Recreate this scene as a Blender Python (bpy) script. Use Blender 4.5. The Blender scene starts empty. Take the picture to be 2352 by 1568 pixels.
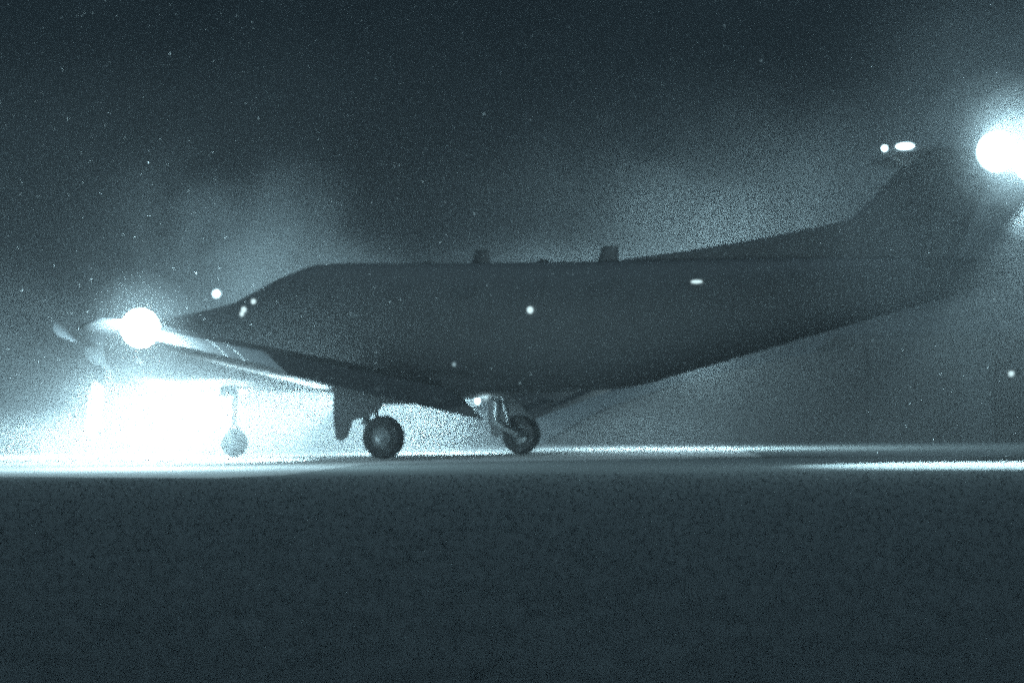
import bpy, bmesh, math, random
from mathutils import Vector, Matrix
R = math.radians
random.seed(7)
S = bpy.context.scene
COL = S.collection

# ------------------------------------------------------------------ camera
cam_d = bpy.data.cameras.new("camera")
cam = bpy.data.objects.new("camera", cam_d); COL.objects.link(cam)
S.camera = cam
CAM_H = 0.60
FPX = 6400.0                                   # focal length in px of a 2352 px wide frame
cam_d.sensor_width = 36.0
cam_d.lens = 36.0 * FPX / 2352.0
HORIZON = 957.0
pitch = math.atan((HORIZON - 784.0) / FPX)
cam.location = (0, 0, CAM_H)
cam.rotation_euler = (Matrix.Rotation(pitch, 3, 'X') @ Matrix.Rotation(R(90), 3, 'X') @ Matrix.Rotation(R(-0.45), 3, 'Z')).to_euler()
cam_d.clip_start = 0.1; cam_d.clip_end = 6000
cam_d.dof.use_dof = True
cam_d.dof.focus_distance = 27.0
cam_d.dof.aperture_fstop = cam_d.lens / 1000.0 / 0.045   # 45 mm wide night lens

# ------------------------------------------------------------------ render look
S.view_settings.view_transform = 'Standard'
S.view_settings.look = 'None'
S.view_settings.exposure = 0.0
S.view_settings.gamma = 1.0
S.render.engine = 'CYCLES'
S.cycles.use_denoising = False                 # keep the grain of the night camera
S.cycles.use_adaptive_sampling = False
S.cycles.use_light_tree = False
S.cycles.pixel_filter_type = 'GAUSSIAN'
S.cycles.filter_width = 3.3
S.cycles.max_bounces = 4
S.cycles.diffuse_bounces = 2
S.cycles.glossy_bounces = 2
S.cycles.volume_bounces = 1
S.cycles.sample_clamp_direct = 40
S.cycles.sample_clamp_indirect = 3

# ------------------------------------------------------------------ world: clear night sky with stars
TEAL = (0.60, 0.90, 1.0)
W = bpy.data.worlds.new("World"); S.world = W; W.use_nodes = True
nt = W.node_tree; nt.nodes.clear()
N = nt.nodes.new
out = N('ShaderNodeOutputWorld')
sky = N('ShaderNodeTexSky'); sky.sky_type = 'NISHITA'; sky.sun_disc = False
sky.sun_elevation = R(-4); sky.sun_rotation = R(20)
bg1 = N('ShaderNodeBackground'); bg1.inputs[1].default_value = 0.01
nt.links.new(sky.outputs[0], bg1.inputs[0])
bg2 = N('ShaderNodeBackground')
tc = N('ShaderNodeTexCoord')
cn = N('ShaderNodeTexNoise'); cn.inputs['Scale'].default_value = 9.0; cn.inputs['Detail'].default_value = 3
nt.links.new(tc.outputs['Generated'], cn.inputs['Vector'])
cr = N('ShaderNodeValToRGB')
cr.color_ramp.elements[0].position = 0.3; cr.color_ramp.elements[0].color = (0.0025, 0.0065, 0.0105, 1)
cr.color_ramp.elements[1].position = 0.75; cr.color_ramp.elements[1].color = (0.0075, 0.0155, 0.0215, 1)
nt.links.new(cn.outputs[0], cr.inputs[0])
nt.links.new(cr.outputs[0], bg2.inputs[0]); bg2.inputs[1].default_value = 1.0
ad = N('ShaderNodeAddShader')
nt.links.new(bg1.outputs[0], ad.inputs[0]); nt.links.new(bg2.outputs[0], ad.inputs[1])
nt.links.new(ad.outputs[0], out.inputs[0])

ground_fill_d = bpy.data.lights.new("ground_fill_sun", 'SUN'); ground_fill_d.energy = 0.58; ground_fill_d.angle = R(0.5); ground_fill_d.color = (0.52, 0.82, 1.0)  # added fill from above to brighten the foreground ground
ground_fill_sun = bpy.data.objects.new("ground_fill_sun", ground_fill_d); COL.objects.link(ground_fill_sun)
ground_fill_sun.rotation_euler = Vector((0.2, -0.18, -1.0)).to_track_quat('-Z', 'Y').to_euler()

# ------------------------------------------------------------------ materials
def mat(name, col, rough=0.6, metal=0.0, noise=0.15, nscale=6.0, bump=0.0, spec=0.5, col2=None):
    m = bpy.data.materials.new(name); m.use_nodes = True
    t = m.node_tree; b = t.nodes['Principled BSDF']
    tcn = t.nodes.new('ShaderNodeTexCoord')
    nn = t.nodes.new('ShaderNodeTexNoise'); nn.inputs['Scale'].default_value = nscale; nn.inputs['Detail'].default_value = 6
    t.links.new(tcn.outputs['Object'], nn.inputs['Vector'])
    rp = t.nodes.new('ShaderNodeValToRGB')
    c2 = col2 or tuple(c * (1 + noise) for c in col)
    c1 = tuple(c * (1 - noise) for c in col)
    rp.color_ramp.elements[0].position = 0.3; rp.color_ramp.elements[0].color = (*c1, 1)
    rp.color_ramp.elements[1].position = 0.7; rp.color_ramp.elements[1].color = (*c2, 1)
    t.links.new(nn.outputs[0], rp.inputs[0]); t.links.new(rp.outputs[0], b.inputs['Base Color'])
    b.inputs['Roughness'].default_value = rough; b.inputs['Metallic'].default_value = metal
    b.inputs['Specular IOR Level'].default_value = spec
    if bump:
        bn = t.nodes.new('ShaderNodeBump'); bn.inputs['Strength'].default_value = bump
        t.links.new(nn.outputs[0], bn.inputs['Height']); t.links.new(bn.outputs[0], b.inputs['Normal'])
    return m
def emit(name, strength, col=TEAL, sampled=False):
    m = bpy.data.materials.new(name); m.use_nodes = True
    t = m.node_tree; t.nodes.clear()
    e = t.nodes.new('ShaderNodeEmission'); o = t.nodes.new('ShaderNodeOutputMaterial')
    m.cycles.emission_sampling = 'FRONT' if sampled else 'NONE'
    e.inputs[0].default_value = (*col, 1); e.inputs[1].default_value = strength
    t.links.new(e.outputs[0], o.inputs[0]); return m
M = {
 'paint': mat('grey_paint', (0.075, 0.08, 0.085), 0.7, noise=0.08, nscale=2.5),
 'pale': mat('pale_lit_paint', (0.74, 0.78, 0.80), 0.4, noise=0.06, nscale=3),
 'dark': mat('dark_paint', (0.05, 0.055, 0.06), 0.5),
 'glass': mat('dark_glass', (0.068, 0.073, 0.078), 0.6, noise=0.05),
 'metal': mat('bare_metal', (0.35, 0.37, 0.38), 0.4, metal=0.5),
 'rubber': mat('tyre_rubber', (0.03, 0.032, 0.034), 0.85, bump=0.1, nscale=30),
 'grass': mat('short_grass', (0.21, 0.225, 0.225), 1.0, noise=0.12, nscale=3.0, bump=0.6, spec=0.0),
 'lit_taxi': mat('lit_concrete', (0.42, 0.43, 0.43), 0.9, noise=0.15, nscale=0.8, bump=0.05, spec=0.1),
 'lit_shoulder': mat('lit_asphalt', (0.32, 0.33, 0.33), 0.95, noise=0.2, nscale=1.5, bump=0.1, spec=0.1),
 'shed': mat('corrugated_metal', (0.025, 0.027, 0.03), 0.7, noise=0.2, nscale=2.0),
 'shedroof': mat('dark_roofing', (0.04, 0.042, 0.045), 0.8, noise=0.2, nscale=2.0),
 'pole': mat('galvanised_steel', (0.2, 0.21, 0.22), 0.5, metal=0.6),
 'lamp': emit('lamp_glint_glow', 8.0),
 'lamp_big': emit('lamp_glow_strong', 8.0), 'strobe': emit('strobe_glow', 500.0, TEAL, True),
 'glint': emit('small_light_glint', 1.3, (0.7, 0.95, 1.0)),
 'glint_dim': emit('faint_light_glint', 0.5, (0.6, 0.9, 1.0)),
}

# ------------------------------------------------------------------ mesh helpers
def link(name, bm, m, parent=None, smooth=True, loc=None):
    me = bpy.data.meshes.new(name)
    bmesh.ops.recalc_face_normals(bm, faces=bm.faces)
    bm.to_mesh(me); bm.free()
    if smooth:
        for p in me.polygons: p.use_smooth = True
        try: me.set_sharp_from_angle(angle=R(40))
        except Exception: pass
    o = bpy.data.objects.new(name, me); COL.objects.link(o)
    me.materials.append(m if not isinstance(m, str) else M[m])
    if parent: o.parent = parent
    if loc: o.location = loc
    return o
def empty(name, label, cat, loc=(0,0,0), rz=0, group=None):
    o = bpy.data.objects.new(name, None); COL.objects.link(o)
    o.location = loc; o.rotation_euler = (0, 0, rz); o.empty_display_size = 0.3
    o['label'] = label; o['category'] = cat
    if group: o['group'] = group
    return o
def rings(bm, rr, cap=True, closed=True):
    vs = [[bm.verts.new(p) for p in r] for r in rr]
    n = len(vs[0])
    for a, b in zip(vs, vs[1:]):
        for i in range(n if closed else n - 1):
            j = (i + 1) % n
            bm.faces.new((a[i], a[j], b[j], b[i]))
    if cap:
        bm.faces.new(vs[0]); bm.faces.new(vs[-1][::-1])
    return vs
def tube(bm, pts, rad, n=14):
    pts = [Vector(p) for p in pts]
    if not isinstance(rad, (list, tuple)): rad = [rad] * len(pts)
    rr = []
    for i, p in enumerate(pts):
        d = (pts[min(i+1, len(pts)-1)] - pts[max(i-1, 0)]).normalized()
        up = Vector((0, 0, 1)) if abs(d.z) < 0.9 else Vector((1, 0, 0))
        u = d.cross(up).normalized(); v = d.cross(u).normalized()
        rr.append([p + (u * math.cos(t) + v * math.sin(t)) * rad[i] for t in [2*math.pi*k/n for k in range(n)]])
    rings(bm, rr)
def box(bm, lo, hi, bev=0.0, mtx=None):
    g = bmesh.ops.create_cube(bm, size=1.0)
    lo = Vector(lo); hi = Vector(hi)
    for v in g['verts']:
        v.co = Vector([(lo[i] + hi[i]) / 2 + v.co[i] * (hi[i] - lo[i]) for i in range(3)])
    if bev:
        es = list({e for v in g['verts'] for e in v.link_edges})
        r = bmesh.ops.bevel(bm, geom=es, offset=bev, segments=2, affect='EDGES')
def ball(bm, c, r, sx=1, sy=1, sz=1, seg=20):
    g = bmesh.ops.create_uvsphere(bm, u_segments=seg, v_segments=seg // 2, radius=r)
    for v in g['verts']: v.co = Vector((v.co.x * sx, v.co.y * sy, v.co.z * sz)) + Vector(c)
def interp(tab, x):
    """smooth monotone-ish interpolation of rows (x, a, b, ...)"""
    if x <= tab[0][0]: return tab[0][1:]
    if x >= tab[-1][0]: return tab[-1][1:]
    for i in range(len(tab) - 1):
        if tab[i][0] <= x <= tab[i+1][0]:
            p1, p2 = tab[i], tab[i+1]; p0 = tab[max(i-1, 0)]; p3 = tab[min(i+2, len(tab)-1)]
            h = p2[0] - p1[0]; t = (x - p1[0]) / h; o = []
            for k in range(1, len(p1)):
                m1 = (p2[k]-p0[k]) / max(p2[0]-p0[0], 1e-6) * h; m2 = (p3[k]-p1[k]) / max(p3[0]-p1[0], 1e-6) * h
                o.append((2*t**3-3*t*t+1)*p1[k] + (t**3-2*t*t+t)*m1 + (-2*t**3+3*t*t)*p2[k] + (t**3-t*t)*m2)
            return tuple(o)
def foil(p_le, chord, thick, twist=0.0, n=12, x0=0.0, x1=1.0, cam_=0.02):
    """aerofoil section: leading edge p_le (Vector), chord runs along -x"""
    up, lo = [], []
    for i in range(n + 1):
        s = x0 + (x1 - x0) * (1 - math.cos(math.pi * i / n)) / 2
        th = 5 * thick * (0.2969*math.sqrt(s) - 0.126*s - 0.3516*s*s + 0.2843*s**3 - 0.1036*s**4)
        cz = cam_ * 4 * s * (1 - s)
        up.append((s, cz + th)); lo.append((s, cz - th))
    pts = up + lo[::-1]
    if x0 == 0.0: pts = pts[:-1]
    o = []
    for s, z in pts:
        x = -s * chord; zz = z * chord
        o.append(p_le + Vector((x * math.cos(twist) + zz * math.sin(twist) * -1, 0, zz * math.cos(twist) + x * math.sin(twist))))
    return o

# ------------------------------------------------------------------ setting
def sheet(name, pts, z, m, kind='structure'):
    bm = bmesh.new(); vs = [bm.verts.new((x, y, z)) for x, y in pts]; bm.faces.new(vs)
    o = link(name, bm, m, smooth=False); o['kind'] = kind; return o
# undulating grass: finely divided near the camera
bm = bmesh.new()
xs = [-900, -300, -100, -40] + [(-20 + i) for i in range(41)] + [40, 100, 300, 900]
ys = [-60, -20, -5] + [i * 0.75 for i in range(0, 45)] + [34, 45, 60, 100, 200, 500, 1500]
gv = []
for y in ys:
    row = []
    for x in xs:
        a = 0.0 if (abs(x) < 21 and -5 < y < 34) else 0.0
        row.append(bm.verts.new((x, y, a * (random.random() - 0.7) * min(1, max(0.0, (34 - y) / 8)))))
    gv.append(row)
for a, b in zip(gv, gv[1:]):
    for i in range(len(xs) - 1): bm.faces.new((a[i], a[i+1], b[i+1], b[i]))
g = link('ground', bm, 'grass'); g['kind'] = 'structure'
sheet('lit_shoulder', [(-30, 31), (-5.5, 29.8), (-3.0, 28.2), (-2.4, 29.5), (-1.9, 36.0), (3.6, 40.0), (4.4, 60.0), (6, 300), (-60, 300), (-60, 31)], 0.004, 'lit_shoulder')  # paving edge shaped to the light pool, its glow put into the pale colour
sheet('lit_taxiway', [(-90, 46), (-7.5, 40.8), (-4.2, 38.6), (-2.2, 41.0), (0.5, 44.9), (2.4, 48.5), (3.2, 60.0), (4, 300), (-90, 300)], 0.008, 'lit_taxi')  # paved strip cut to the lit band; light falloff put into its outline

# ------------------------------------------------------------------ aeroplane (x forward, y port, z up; origin on the ground between the main wheels)
plane = empty('propeller_aeroplane', 'single engine turboprop aeroplane with T-tail and lowered flaps parked in glowing haze',
              'aeroplane', (-0.86, 42.0, 0.012), R(154))
FUS = [  # x, top z, bottom z, half width
 (-8.5, 2.70, 2.45, 0.05), (-8.0, 2.74, 2.28, 0.16), (-6.5, 2.79, 1.91, 0.40), (-5.0, 2.82, 1.53, 0.60),
 (-3.8, 2.84, 1.23, 0.74), (-2.8, 2.855, 1.00, 0.82), (-1.6, 2.88, 0.95, 0.89), (-0.5, 2.90, 0.94, 0.90), (1.0, 2.94, 0.95, 0.90),
 (2.2, 2.965, 0.98, 0.88), (2.7, 2.85, 0.99, 0.85), (3.3, 2.60, 1.02, 0.78), (3.75, 2.42, 1.05, 0.72), (4.3, 2.31, 1.08, 0.62)]
COW = [(4.3, 2.31, 1.08, 0.62), (5.0, 2.20, 1.12, 0.54), (5.6, 2.10, 1.20, 0.46), (6.0, 2.03, 1.32, 0.37), (6.13, 2.00, 1.42, 0.31)]
def sect(tab, x, th, off=0.0, e=2.35):
    t, b, w = interp(tab, x)
    c, s = math.cos(th), math.sin(th)
    cy = (abs(c) ** (2/e)) * (1 if c >= 0 else -1); sz = (abs(s) ** (2/e)) * (1 if s >= 0 else -1)
    return Vector((x, cy * (w + off), (t + b) / 2 + sz * ((t - b) / 2 + off)))
def body(tab, n=64, m=36):
    bm = bmesh.new(); x0, x1 = tab[0][0], tab[-1][0]
    rings(bm, [[sect(tab, x0 + (x1-x0) * i / n, 2*math.pi*k/m) for k in range(m)] for i in range(n+1)])
    return bm
fus = link('fuselage', body(FUS), 'paint', plane)
cow = link('engine_cowling', body(COW, 16), 'paint', plane)
def patch(name, tab, x0, x1, t0, t1, off, m, parent, nx=8, nt_=6, rnd=True, sx=0.0):
    """a thin shell lying on the body surface (window, door)"""
    bm = bmesh.new(); top, bot = [], []
    for i in range(nx + 1):
        u = i / nx
        inset = 0.0
        if rnd: inset = 0.5 * (1 - math.sqrt(max(0.0, 1 - abs(2*u - 1) ** 4)))
        r1, r2 = [], []
        for k in range(nt_ + 1):
            v = k / nt_; v = 0.5 + (v - 0.5) * (1 - inset * 0.9)
            th = t0 + (t1 - t0) * v
            xx = x0 + (x1 - x0) * u + sx * (v - 0.5)
            r1.append(bm.verts.new(sect(tab, xx, th, off))); r2.append(bm.verts.new(sect(tab, xx, th, -0.01)))
        top.append(r1); bot.append(r2)
    for i in range(nx):
        for k in range(nt_):
            bm.faces.new((top[i][k], top[i+1][k], top[i+1][k+1], top[i][k+1]))
            bm.faces.new((bot[i][k], bot[i][k+1], bot[i+1][k+1], bot[i+1][k]))
    for i in range(nx):
        bm.faces.new((top[i][0], bot[i][0], bot[i+1][0], top[i+1][0])); bm.faces.new((top[i][-1], top[i+1][-1], bot[i+1][-1], bot[i][-1]))
    for k in range(nt_):
        bm.faces.new((top[0][k], top[0][k+1], bot[0][k+1], bot[0][k])); bm.faces.new((top[-1][k], bot[-1][k], bot[-1][k+1], top[-1][k+1]))
    return link(name, bm, m, parent)
# cabin windows, both sides, and doors
for side in (1, -1):
    for x in (-2.9, -1.85, -0.75, 0.35):
        t0, t1 = R(22), R(43)
        if side < 0: t0, t1 = R(180-22), R(180-43)
        w = patch('cabin_window', FUS, x, x + 0.42, t0, t1, 0.006, 'glass', fus)
    t0, t1 = (R(25), R(58)) if side > 0 else (R(155), R(122))
    patch('cockpit_window', FUS, 2.15, 2.72, t0, t1, 0.006, 'glass', fus, sx=-0.1)
    t0, t1 = (R(28), R(88)) if side > 0 else (R(152), R(92))
    patch('windscreen', FUS, 2.84, 3.55, t0, t1, 0.006, 'glass', fus)
dr = patch('cabin_door', FUS, 1.05, 1.75, R(-38), R(52), 0.005, 'paint', fus, 6, 14)
patch('door_handle', FUS, 1.15, 1.3, R(6), R(9), 0.02, 'metal', dr, 2, 2, False)
patch('cargo_door', FUS, -4.75, -3.4, R(-32), R(62), 0.005, 'paint', fus, 8, 14)
# exhaust stubs
for side in (1, -1):
    bm = bmesh.new(); tube(bm, [(5.55, side*0.40, 1.62), (5.45, side*0.56, 1.58), (5.2, side*0.66, 1.54)], [0.08, 0.08, 0.075])
    link('exhaust_stub', bm, 'dark', cow)
# chin intake
bm = bmesh.new(); tube(bm, [(6.05, 0, 1.30), (5.7, 0, 1.20), (5.2, 0, 1.18)], [0.14, 0.17, 0.12]); link('air_intake', bm, 'paint', cow)
# spinner
bm = bmesh.new()
rings(bm, [[(6.14 + 0.55 * t, 0.295 * math.sqrt(max(0.0004, 1 - t**2.2)) * math.cos(a), 1.71 + 0.295 * math.sqrt(max(0.0004, 1 - t**2.2)) * math.sin(a))
            for a in [2*math.pi*k/24 for k in range(24)]] for t in [i / 12 for i in range(13)]])
sp = link('spinner', bm, 'pale', plane)
# four propeller blades
for k in range(4):
    bm = bmesh.new(); rr = []
    ang = R(14 + 90 * k)
    for i in range(13):
        u = i / 12; r = 0.2 + 1.22 * u
        ch = 0.10 + 0.17 * math.sin(min(1, u * 1.25) * math.pi * 0.55) if u < 0.93 else 0.26 * (1 - (u - 0.93) / 0.07 * 0.65)
        tw = R(52 - 34 * u)
        sec = []
        for q in range(10):
            a = 2 * math.pi * q / 10
            c = math.cos(a) * ch / 2; t = math.sin(a) * 0.022 * (1.4 - u)
            # chord mostly tangential, rotated by the pitch
            tx, ax = c * math.cos(tw) - t * math.sin(tw), c * math.sin(tw) + t * math.cos(tw)
            rad = Vector((0, math.cos(ang), math.sin(ang))); tan = Vector((0, -math.sin(ang), math.cos(ang)))
            sec.append(Vector((6.36, 0, 1.71)) + rad * r + tan * tx + Vector((1, 0, 0)) * ax)
        rr.append(sec)
    rings(bm, rr); link('propeller_blade', bm, 'dark', plane)

# wings: fixed part, aileron, flap, winglet
def wing(side):
    ROOT = Vector((1.55, 0.0, 1.02)); SP = 8.7
    def le(y): return Vector((1.55 - 0.62 * y / SP, side * y, 0.93 + 0.85 * y / SP))
    def ch(y): return 2.42 - 1.32 * y / SP
    bm = bmesh.new()
    ysn = [0.0, 0.9, 2.0, 3.2, 4.6, 5.9, 7.2, 8.42]
    rings(bm, [foil(le(y), ch(y), 0.15 - 0.03 * y / SP, x1=0.76) for y in ysn])
    w = link('wing', bm, 'paint', plane)
    def surf(name, y0, y1, defl, drop, back, ext=0.27):
        bm = bmesh.new()
        for ya, yb in ([(y0, y1)] if name == 'flap' else [(y0, 6.62), (6.68, 7.0), (7.06, y1)]):
            rr = []
            for i in range(5):
                y = ya + (yb - ya) * i / 4; c = ch(y)
                h = le(y) + Vector((-c * 0.765 - back * c, 0, -drop * c + 0.012 * c))
                rr.append(foil(h, c * ext, 0.14, twist=defl, cam_=0.0))
            rings(bm, rr)
        return link(name, bm, 'paint' if name == 'flap' else 'pale', w)  # aileron paler than the wing: the lit strip is put into its colour
    surf('flap', 0.85, 5.75, R(38), 0.02, 0.02, 0.32)
    surf('aileron', 5.8, 8.35, R(34), 0.02, 0.01, 0.29)
    # flap track fairings
    for y in (1.9, 3.5, 5.0):
        bm = bmesh.new(); p = le(y); c = ch(y)
        tube(bm, [p + Vector((-c*0.45, 0, -0.10)), p + Vector((-c*0.62, 0, -0.16)), p + Vector((-c*0.85, 0, -0.22)), p + Vector((-c*1.02, 0, -0.30))], [0.02, 0.06, 0.055, 0.015], 10)
        link('flap_fairing', bm, 'paint', w)
    # rounded tip cap
    bm = bmesh.new(); rr = []
    for (dy, dz, dx, c) in ((0, 0, 0, 1.12), (0.08, 0.02, -0.08, 1.0), (0.14, 0.05, -0.2, 0.75), (0.17, 0.07, -0.35, 0.4)):
        rr.append(foil(le(8.42) + Vector((dx, side * dy, dz)), c, 0.10, cam_=0.0))
    rings(bm, rr); link('wing_tip', bm, 'paint', w)
    # tip lamp
    tp = le(8.6) + Vector((-1.06, side * 0.08, -0.06))
    bm = bmesh.new(); ball(bm, tp, 0.235 if side > 0 else 0.08, 1.0, 1.0, 1.0, 16); link('wingtip_light', bm, 'strobe' if side > 0 else 'lamp', w)
    return w, tp
wp, tip_p = wing(1)
ws, tip_s = wing(-1)
# belly fairing at the wing root
bm = bmesh.new(); rr = []
for i in range(13):
    u = i / 12; x = 2.1 - 3.9 * u; s = math.sin(math.pi * min(max(u, 0.03), 0.97)) ** 0.6
    rr.append([Vector((x, 0.98 * s * math.cos(a), 1.12 + 0.27 * s * math.sin(a))) for a in [2*math.pi*k/20 for k in range(20)]])
rings(bm, rr); link('belly_fairing', bm, 'paint', fus)

# fin with dorsal fillet, rudder, tailplane
def plate(name, prof, m, parent, half=0.07, edge=0.012):
    """vertical surface in the x-z plane with a lens section"""
    bm = bmesh.new(); n = len(prof)
    cx = sum(p[0] for p in prof) / n; cz = sum(p[1] for p in prof) / n
    outer_l = [bm.verts.new((x, edge, z)) for x, z in prof]; outer_r = [bm.verts.new((x, -edge, z)) for x, z in prof]
    f = 0.72
    in_l = [bm.verts.new((cx + (x-cx)*f, half, cz + (z-cz)*f)) for x, z in prof]; in_r = [bm.verts.new((cx + (x-cx)*f, -half, cz + (z-cz)*f)) for x, z in prof]
    for i in range(n):
        j = (i + 1) % n
        bm.faces.new((outer_l[i], outer_l[j], outer_r[j], outer_r[i]))
        bm.faces.new((outer_l[i], in_l[i], in_l[j], outer_l[j])); bm.faces.new((outer_r[i], outer_r[j], in_r[j], in_r[i]))
    bm.faces.new(in_l); bm.faces.new(in_r[::-1])
    return link(name, bm, m, parent)
dorsal = [(-2.2, 2.80), (-3.0, 2.90), (-3.9, 2.98), (-5.0, 3.12), (-6.1, 3.29), (-6.5, 2.70), (-4.0, 2.74)]
plate('dorsal_fillet', dorsal, 'paint', fus, 0.05)
fin = plate('tail_fin', [(-6.05, 3.26), (-6.30, 3.36), (-6.62, 3.62), (-7.08, 4.08), (-7.98, 4.08), (-7.55, 3.3), (-7.3, 2.66), (-6.2, 2.62)], 'paint', plane, 0.10)
plate('rudder', [(-8.0, 4.05), (-8.45, 4.05), (-8.05, 3.3), (-7.8, 2.70), (-7.34, 2.68), (-7.58, 3.3)], 'paint', fin, 0.05)
bm = bmesh.new(); rr = []
for y in (-2.3, -2.15, -1.2, 0, 1.2, 2.15, 2.3):
    a = abs(y); rr.append(foil(Vector((-7.1 - 0.17 * a - (0.12 if a > 2.2 else 0), y, 4.06)), 1.35 - 0.19 * a - (0.25 if a > 2.2 else 0), 0.11, cam_=0.0))
rings(bm, rr); tl = link('tailplane', bm, 'paint', plane)
bm = bmesh.new(); tube(bm, [(-6.6, 0, 4.10), (-6.85, 0, 4.11), (-7.4, 0, 4.13), (-8.3, 0, 4.12), (-8.9, 0, 4.10)], [0.02, 0.09, 0.14, 0.12, 0.02]); link('tail_bullet', bm, 'paint', plane)
# blade antennas along the spine
for x, h, c in ((-0.43, 0.22, 0.32), (-2.53, 0.24, 0.34), (-1.45, 0.06, 0.2), (0.5, 0.05, 0.16)):
    bm = bmesh.new(); zt = interp(FUS, x)[0] - 0.02
    rings(bm, [[Vector((x + c/2*math.cos(a)*(1 - 0.25*u) - 0.05*u, 0.02*math.sin(a)*(1-0.4*u), zt + h*u)) for a in [2*math.pi*k/14 for k in range(14)]] for u in (0, 0.5, 0.92, 1.0)])
    link('antenna', bm, 'dark', fus)

# landing gear
def wheel(c, r, w, parent, rimr):
    wh = bpy.data.objects.new('wheel', None)
    bm = bmesh.new(); n = 36
    prof = [(rimr, -w*0.42), (r*0.86, -w*0.5), (r*0.96, -w*0.40), (r, -w*0.2), (r, w*0.2), (r*0.96, w*0.40), (r*0.86, w*0.5), (rimr, w*0.42)]
    vs = [[bm.verts.new((c[0] + p[0]*math.cos(a), c[1] + p[1], c[2] + p[0]*math.sin(a))) for p in prof] for a in [2*math.pi*k/n for k in range(n)]]
    for i in range(n):
        a, b = vs[i], vs[(i+1) % n]
        for k in range(len(prof)): bm.faces.new((a[k], a[(k+1) % len(prof)], b[(k+1) % len(prof)], b[k]))
    t = link('wheel', bm, 'rubber', parent)
    bm = bmesh.new()
    for s in (-1, 1):
        vv = [[bm.verts.new((c[0] + q*math.cos(a), c[1] + s*d, c[2] + q*math.sin(a))) for a in [2*math.pi*k/24 for k in range(24)]] for q, d in ((rimr+0.004, w*0.43), (rimr*0.85, w*0.3), (rimr*0.45, w*0.22), (rimr*0.3, w*0.42))]
        for a, b in zip(vv, vv[1:]):
            for k in range(24): bm.faces.new((a[k], a[(k+1) % 24], b[(k+1) % 24], b[k]))
        bm.faces.new(vv[-1])
    link('rim', bm, 'metal', t)
    return t
for side in (1, -1):
    y = side * 2.265
    gear = bmesh.new()
    tube(gear, [(0.30, y - side*0.10, 1.15), (0.34, y - side*0.12, 0.85), (0.36, y - side*0.14, 0.52)], [0.07, 0.065, 0.055])
    gl = link('main_gear_leg', gear, 'metal', plane)
    bm = bmesh.new(); tube(bm, [(0.40, y - side*0.14, 0.55), (0.2, y - side*0.15, 0.42), (0.0, y - side*0.14, 0.31), (0, y, 0.31)], [0.06, 0.05, 0.05, 0.045]); link('trailing_arm', bm, 'metal', gl)
    bm = bmesh.new(); tube(bm, [(0.24, y - side*0.13, 0.95), (0.19, y - side*0.13, 0.66)], 0.045); tube(bm, [(0.19, y - side*0.13, 0.70), (0.14, y - side*0.13, 0.42)], 0.028); link('shock_strut', bm, 'metal', gl)
    bm = bmesh.new(); tube(bm, [(0.30, y - side*0.14, 0.8), (0.30, y - side*0.95, 1.05)], 0.03); link('side_brace', bm, 'metal', gl)
    wheel((0, y, 0.31), 0.31, 0.22, gl, 0.15)
    # gear door outboard of the leg
    bm = bmesh.new(); prof = [(0.70, 1.18), (-0.02, 1.05), (-0.10, 0.75), (0.10, 0.62), (0.38, 0.55), (0.45, 0.32), (0.56, 0.26), (0.64, 0.30), (0.68, 0.5)]
    a = [bm.verts.new((p[0], y + side*0.20 + side*0.04*(1-p[1]), p[1])) for p in prof]; b = [bm.verts.new((p[0], y + side*0.225 + side*0.04*(1-p[1]), p[1])) for p in prof]
    bm.faces.new(a); bm.faces.new(b[::-1])
    for i in range(len(prof)): j = (i+1) % len(prof); bm.faces.new((a[i], a[j], b[j], b[i]))
    link('gear_door', bm, 'paint', gl)
    # landing lamp on the leg
    bm = bmesh.new(); ball(bm, (0.72, y - side*0.10, 0.86), 0.07, 0.5, 1, 1); link('landing_light', bm, 'lamp', gl)
bm = bmesh.new(); tube(bm, [(3.85, 0, 1.2), (3.9, 0, 0.75), (3.92, 0, 0.5)], [0.06, 0.05, 0.05])
tube(bm, [(3.92, 0, 0.52), (3.90, 0.12, 0.44), (3.9, 0.12, 0.22)], 0.028); tube(bm, [(3.92, 0, 0.52), (3.90, -0.12, 0.44), (3.9, -0.12, 0.22)], 0.028)
ng = link('nose_gear_leg', bm, 'metal', plane)
wheel((3.9, 0, 0.22), 0.22, 0.16, ng, 0.10)
bm = bmesh.new(); ball(bm, (4.03, 0, 0.82), 0.07, 0.5, 1, 1); link('taxi_light', bm, 'lamp', ng)
for s in (1, -1):
    bm = bmesh.new(); box(bm, (3.75, s*0.18, 0.95), (4.05, s*0.20, 1.10), 0.008); link('nose_gear_door', bm, 'paint', ng)

# glints along the port side, put in as small glowing parts
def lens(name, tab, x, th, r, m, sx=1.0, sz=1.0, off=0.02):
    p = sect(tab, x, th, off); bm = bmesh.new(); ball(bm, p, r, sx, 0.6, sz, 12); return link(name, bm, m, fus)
lens('window_glint', FUS, 3.28, R(30), 0.045, 'glint')
lens('window_glint', FUS, 3.30, R(25), 0.035, 'glint')
lens('window_glint', FUS, 3.12, R(36), 0.04, 'glint')
lens('side_glint', FUS, -1.69, R(10), 0.05, 'glint')
lens('long_glint', FUS, -4.2, R(28), 0.035, 'glint', 2.6, 0.7)
lens('side_glint', FUS, -0.4, R(-30), 0.03, 'glint_dim')

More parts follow.
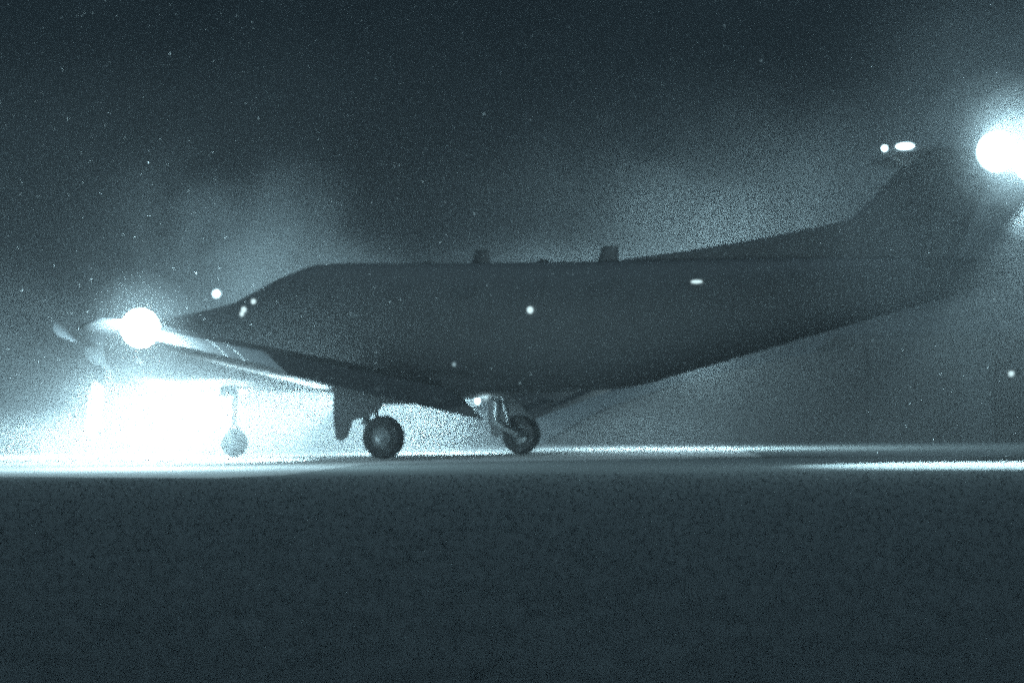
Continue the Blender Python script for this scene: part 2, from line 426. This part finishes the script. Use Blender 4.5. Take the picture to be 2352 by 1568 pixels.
# ------------------------------------------------------------------ lamps of the aeroplane
def lamp(name, kind, power, loc, parent=None, direction=None, size=None, blend=0.6, radius=0.06, col=TEAL):
    d = bpy.data.lights.new(name, kind); d.energy = power; d.color = col; d.shadow_soft_size = radius
    if kind == 'SPOT': d.spot_size = size; d.spot_blend = blend
    o = bpy.data.objects.new(name, d); COL.objects.link(o); o.location = loc
    if direction is not None: o.rotation_euler = Vector(direction).to_track_quat('-Z', 'Y').to_euler()
    if parent: o.parent = parent
    return o
lamp('wingtip_lamp', 'POINT', 1500, tip_s + Vector((-0.1, -0.25, 0.05)), plane, radius=0.05)
lamp('taxi_lamp', 'SPOT', 26000, (4.10, 0, 0.82), plane, (1, 0.05, -0.2), R(96), 1.0)
lamp('taxi_lamp', 'POINT', 900, (4.22, 0, 0.80), plane, radius=0.06)  # added spill lamp that widens the glow under the nose
for s in (1, -1):
    lamp('landing_lamp', 'SPOT', 20000 if s > 0 else 4000, (0.80, s*2.165, 0.86), plane, (1, 0.8 if s > 0 else -0.7, -0.22), R(120), 1.0)

bm = bmesh.new(); ball(bm, (-0.5, 0, 0.87), 0.05, 1, 1, 1); link('belly_fill_lens', bm, 'glint_dim', plane)  # lens of an added belly fill for the ground between the wheels
lamp('belly_fill_lamp', 'POINT', 6, (-0.5, 0, 0.78), plane, radius=0.05)

# ------------------------------------------------------------------ light tower at the right
tw = empty('light_tower', 'tall portable light tower with two blazing floodlights beside the aeroplane tail', 'light tower', (6.39, 34.0, 0))
bm = bmesh.new(); tube(bm, [(0.0, 0, 0.5), (0.0, 0, 2.2)], 0.05); tube(bm, [(0, 0, 2.2), (0, 0, 3.72)], 0.035); link('mast', bm, 'pole', tw)
bm = bmesh.new(); tube(bm, [(-0.5, 0.3, 3.82), (0.25, 0.3, 3.62)], 0.022); link('crossbar', bm, 'pole', tw)
bm = bmesh.new(); box(bm, (-0.02, -0.5, 0.35), (1.4, 0.5, 1.05), 0.05); box(bm, (-0.08, -0.06, 0.42), (0.5, 0.06, 0.55), 0.01); link('generator_box', bm, 'dark', tw)
for x, z in ((-0.425, 3.80), (0.02, 3.68)):
    bm = bmesh.new(); rings(bm, [[(x + q*math.cos(a), 0.16 + d, z + q*math.sin(a)) for a in [2*math.pi*k/24 for k in range(24)]] for q, d in ((0.05, 0.12), (0.19, 0.07), (0.255, -0.05))])
    h = link('lamp_housing', bm, 'dark', tw)
    bm = bmesh.new(); ball(bm, (x, 0.10, z), 0.245, 1, 0.5, 1); link('lens', bm, 'lamp_big', h)
for x in (0.45, 1.15):
    for y in (-0.56, 0.56):
        wheel((x, y, 0.24), 0.24, 0.14, tw, 0.12)
for x, z in ((-0.425, 3.80), (0.02, 3.68)):
    lamp('flood_lamp', 'SPOT', 500, (x, -0.06, z), tw, (-0.1, -1, -0.45), R(150), 0.9, radius=0.1)
lamp('flood_lamp', 'POINT', 600, (-0.2, -0.12, 3.95), tw, radius=0.1)  # added spill lamp to brighten the air around the tower top
lamp('flood_lamp', 'SPOT', 6000, (0.1, -0.1, 3.4), tw, (-0.15, -0.35, -1), R(72), 0.5)

# ------------------------------------------------------------------ dark shed behind
sh = empty('storage_shed', 'long low dark shed with a small wall lamp behind the light tower', 'shed', (12.3, 58.0, 0))
bm = bmesh.new(); box(bm, (-4.9, -0.1, 0), (9, 7, 2.15)); link('wall', bm, 'shed', sh, False)
bm = bmesh.new(); rings(bm, [[(x, 0.5, 0), (x, 6, 0), (x, 6, h), (x, 0.5, h)] for x, h in ((-11.5, 0.08), (-10.3, 0.75), (-8.5, 1.35), (-6.5, 1.8), (-4.9, 2.05))]); link('lean_to', bm, 'shed', sh, False)
bm = bmesh.new()
prof = [(-0.5, 2.14), (-0.5, 2.20), (3.5, 2.42), (7.4, 2.20), (7.4, 2.14)]
rings(bm, [[(x, p[0], p[1] - (0.08 if x > 5 else (0.10 if x < -5 else 0))) for p in prof] for x in (-5.2, -3.6, 9.4)]); link('roof', bm, 'shedroof', sh, False)
bm = bmesh.new(); box(bm, (-3.0, -0.16, 0), (-2.3, -0.104, 1.95), 0.01); d_ = link('door', bm, 'dark', sh)
bm = bmesh.new(); ball(bm, (-2.4, -0.2, 1.0), 0.03); link('handle', bm, 'metal', d_)
bm = bmesh.new(); box(bm, (-2.03, -0.25, 1.46), (-1.87, -0.11, 1.56), 0.01); wl = link('wall_lamp', bm, 'dark', sh)
bm = bmesh.new(); ball(bm, (-1.95, -0.2, 1.42), 0.06); link('lens', bm, 'glint', wl)

# lone lamp far beyond the nose
fl = empty('marker_lamp', 'small bright marker lamp on a thin post beyond the aeroplane nose', 'lamp', (-6.36, 60.0, 0))
bm = bmesh.new(); tube(bm, [(0, 0, 0), (0, 0, 3.22)], 0.025); link('post', bm, 'pole', fl)
bm = bmesh.new(); ball(bm, (0, 0, 3.30), 0.09); link('lens', bm, 'lamp', fl)

# light on the tailplane tip, put in as glowing parts
bm = bmesh.new(); ball(bm, (-7.86, 2.36, 4.09), 0.07, 1.8, 1.0, 0.6); link('tail_tip_glint', bm, 'lamp', tl)
bm = bmesh.new(); ball(bm, (-7.60, 2.42, 4.07), 0.04); link('tail_tip_glint', bm, 'lamp', tl)

# ------------------------------------------------------------------ air: blown dust, thin haze, added glare and halos
def box_obj(name, lo, hi):
    bm = bmesh.new(); box(bm, lo, hi)
    me = bpy.data.meshes.new(name); bm.to_mesh(me); bm.free()
    o = bpy.data.objects.new(name, me); COL.objects.link(o); o['kind'] = 'stuff'; return o
hz = box_obj('haze', (-1000, -80, -1.0), (1000, 1600, 4.9))
m = bpy.data.materials.new('haze'); m.use_nodes = True; t = m.node_tree; t.nodes.clear()
v = t.nodes.new('ShaderNodeVolumePrincipled'); o_ = t.nodes.new('ShaderNodeOutputMaterial')
v.inputs['Color'].default_value = (0.85, 0.9, 0.92, 1); v.inputs['Density'].default_value = 0.003
v.inputs['Anisotropy'].default_value = 0.2
t.links.new(v.outputs[0], o_.inputs['Volume']); hz.data.materials.append(m)

def dust(name, c, r, dens, noise_scale, lo=0.35, hi=0.75, anis=0.1, rz=0.0, label=None):
    """a soft cloud, blown dust and added glare alike: density falls to nothing before the hull's surface"""
    bm = bmesh.new(); ball(bm, (0, 0, 0), 1.0, 1, 1, 1, 24)
    me = bpy.data.meshes.new(name); bm.to_mesh(me); bm.free()
    o = bpy.data.objects.new(name, me); COL.objects.link(o); o['kind'] = 'stuff'
    o.location = c; o.scale = r; o.rotation_euler = (0, 0, rz)
    m = bpy.data.materials.new(name); m.use_nodes = True; t = m.node_tree; t.nodes.clear(); A = t.nodes.new
    v = A('ShaderNodeVolumePrincipled'); o_ = A('ShaderNodeOutputMaterial')
    tc = A('ShaderNodeTexCoord'); ln = A('ShaderNodeVectorMath'); ln.operation = 'LENGTH'
    t.links.new(tc.outputs['Object'], ln.inputs[0])
    fall = A('ShaderNodeMapRange'); fall.interpolation_type = 'SMOOTHSTEP'
    fall.inputs['From Min'].default_value = 0.98; fall.inputs['From Max'].default_value = 0.15
    t.links.new(ln.outputs['Value'], fall.inputs['Value'])
    mp = A('ShaderNodeMapping'); mp.inputs['Scale'].default_value = r
    t.links.new(tc.outputs['Object'], mp.inputs['Vector'])
    nn = A('ShaderNodeTexNoise'); nn.inputs['Scale'].default_value = noise_scale; nn.inputs['Detail'].default_value = 3
    t.links.new(mp.outputs[0], nn.inputs['Vector'])
    mr = A('ShaderNodeMapRange'); mr.inputs['From Min'].default_value = lo; mr.inputs['From Max'].default_value = hi
    t.links.new(nn.outputs[0], mr.inputs['Value'])
    mu = A('ShaderNodeMath'); mu.operation = 'MULTIPLY'; t.links.new(fall.outputs[0], mu.inputs[0]); t.links.new(mr.outputs[0], mu.inputs[1])
    m2 = A('ShaderNodeMath'); m2.operation = 'MULTIPLY'; m2.inputs[1].default_value = dens; t.links.new(mu.outputs[0], m2.inputs[0])
    t.links.new(m2.outputs[0], v.inputs['Density']); v.inputs['Color'].default_value = (0.85, 0.9, 0.92, 1); v.inputs['Anisotropy'].default_value = anis
    t.links.new(v.outputs[0], o_.inputs['Volume']); me.materials.append(m); return o
dust('dust_glare_cloud', (-4.0, 45.5, 0.6), (3.8, 3.5, 2.1), 0.32, 0.6, 0.2, 0.7)
dust('dust_glare_cloud', (-6.5, 46.5, 0.1), (5.0, 4.0, 0.9), 0.15, 0.6, 0.2, 0.7)
dust('dust_glare_cloud', (-5.2, 52.0, 2.7), (3.8, 2.6, 3.8), 0.8, 0.5, 0.38, 0.7)
dust('dust_glare_cloud', (5.2, 51.0, 4.6), (7.5, 3.0, 3.0), 0.11, 0.4, 0.3, 0.75)
dust('dust_glare_cloud', (6.3, 36.2, 3.0), (3.4, 1.6, 2.7), 0.5, 0.6, 0.2, 0.7)  # added veil over the tail, standing in for lamp glare
dust('dust_glare_cloud', (0.0, 47.0, 0.1), (5.0, 3.5, 1.1), 0.05, 0.5, 0.2, 0.7)
dust('dust_glare_cloud', (8.5, 39.0, 5.6), (4.5, 3.0, 3.8), 0.3, 0.4, 0.2, 0.7)  # added cloud carrying the floodlight halo upward
dust('dust_glare_cloud', (-5.9, 42.3, 0.5), (2.7, 1.8, 1.7), 0.13, 0.6, 0.2, 0.7)  # added veil washing out nose and blades like glare
dust('dust_glare_cloud', (0.0, 52.0, 2.7), (4.5, 2.6, 1.7), 0.25, 0.6, 0.3, 0.7)
def glow(c, layers):
    """halo added around a lamp for its bloom, in shells of even density"""
    for r, dens in layers:
        bm = bmesh.new(); ball(bm, (0, 0, 0), r, 1, 1, 1, 32)
        me = bpy.data.meshes.new('lamp_halo'); bm.to_mesh(me); bm.free()
        o = bpy.data.objects.new('lamp_halo', me); COL.objects.link(o); o['kind'] = 'stuff'; o.location = c
        m = bpy.data.materials.new('lamp_halo'); m.use_nodes = True; t = m.node_tree; t.nodes.clear()
        v = t.nodes.new('ShaderNodeVolumePrincipled'); o_ = t.nodes.new('ShaderNodeOutputMaterial')
        v.inputs['Color'].default_value = (0.85, 0.9, 0.92, 1); v.inputs['Density'].default_value = dens
        t.links.new(v.outputs[0], o_.inputs['Volume']); m.cycles.volume_sampling = 'EQUIANGULAR'; me.materials.append(m)
for c in (Vector((6.39 - 0.425, 33.95, 3.80)), Vector((6.39 + 0.02, 33.95, 3.68))):
    glow(c, ((1.0, 0.008), (0.7, 0.008), (0.52, 0.012), (0.4, 0.02), (0.32, 0.05)))
for c in (plane.matrix_basis @ tip_p,):
    glow(c, ((0.7, 0.005), (0.55, 0.006), (0.42, 0.01), (0.33, 0.02), (0.26, 0.05)))

# added white specks standing in for the camera's sparkle
rng = random.Random(3); mv = []; mf = []
for i in range(11000):
    y = rng.uniform(6, 36); x = rng.uniform(-0.2, 0.2) * y; z = CAM_H + rng.uniform(-0.1, 0.16) * y
    r = y * ((0.00010 + 0.00010 * rng.random()) if i > 450 else (0.00024 + 0.0003 * rng.random() ** 5))
    if z < 0.02: continue
    k = len(mv)
    mv += [(x+r, y, z), (x-r, y, z), (x, y+r, z), (x, y-r, z), (x, y, z+r), (x, y, z-r)]
    mf += [(k+a, k+b, k+c) for a, b, c in ((0,2,4), (2,1,4), (1,3,4), (3,0,4), (2,0,5), (1,2,5), (3,1,5), (0,3,5))]
me = bpy.data.meshes.new('sparkle_specks'); me.from_pydata(mv, [], mf)
mo = bpy.data.objects.new('sparkle_specks', me); COL.objects.link(mo); me.materials.append(mat('white_specks', (0.85, 0.87, 0.88), 0.9)); mo['kind'] = 'stuff'

# short grass blades between the camera and the paved strip
gr = []; fc = []
for i in range(85000):
    y = 1.0 / rng.uniform(1/29.0, 1/5.2); x = rng.uniform(-0.2, 0.2) * y
    if y > 28.0 and x < -2: continue
    h = rng.uniform(0.004, 0.010) * (0.5 + 0.04 * y); w = rng.uniform(0.0006, 0.0011) * (y + 3) * 0.5; a = rng.uniform(0, 3.14)
    dx, dy = math.cos(a) * w, math.sin(a) * w; k = len(gr)
    lx, ly = rng.gauss(0, h * 0.5), rng.gauss(0, h * 0.5)
    gr += [(x - dx, y - dy, -0.02), (x + dx, y + dy, -0.02), (x + lx + dx*0.3, y + ly + dy*0.3, h), (x + lx - dx*0.3, y + ly - dy*0.3, h)]
    fc.append((k, k+1, k+2, k+3))
me = bpy.data.meshes.new('grass'); me.from_pydata(gr, [], fc)
go = bpy.data.objects.new('grass', me); COL.objects.link(go); go['kind'] = 'stuff'
me.materials.append(mat('grass_blades', (0.45, 0.47, 0.47), 1.0, noise=0.5, nscale=40, spec=0.0))
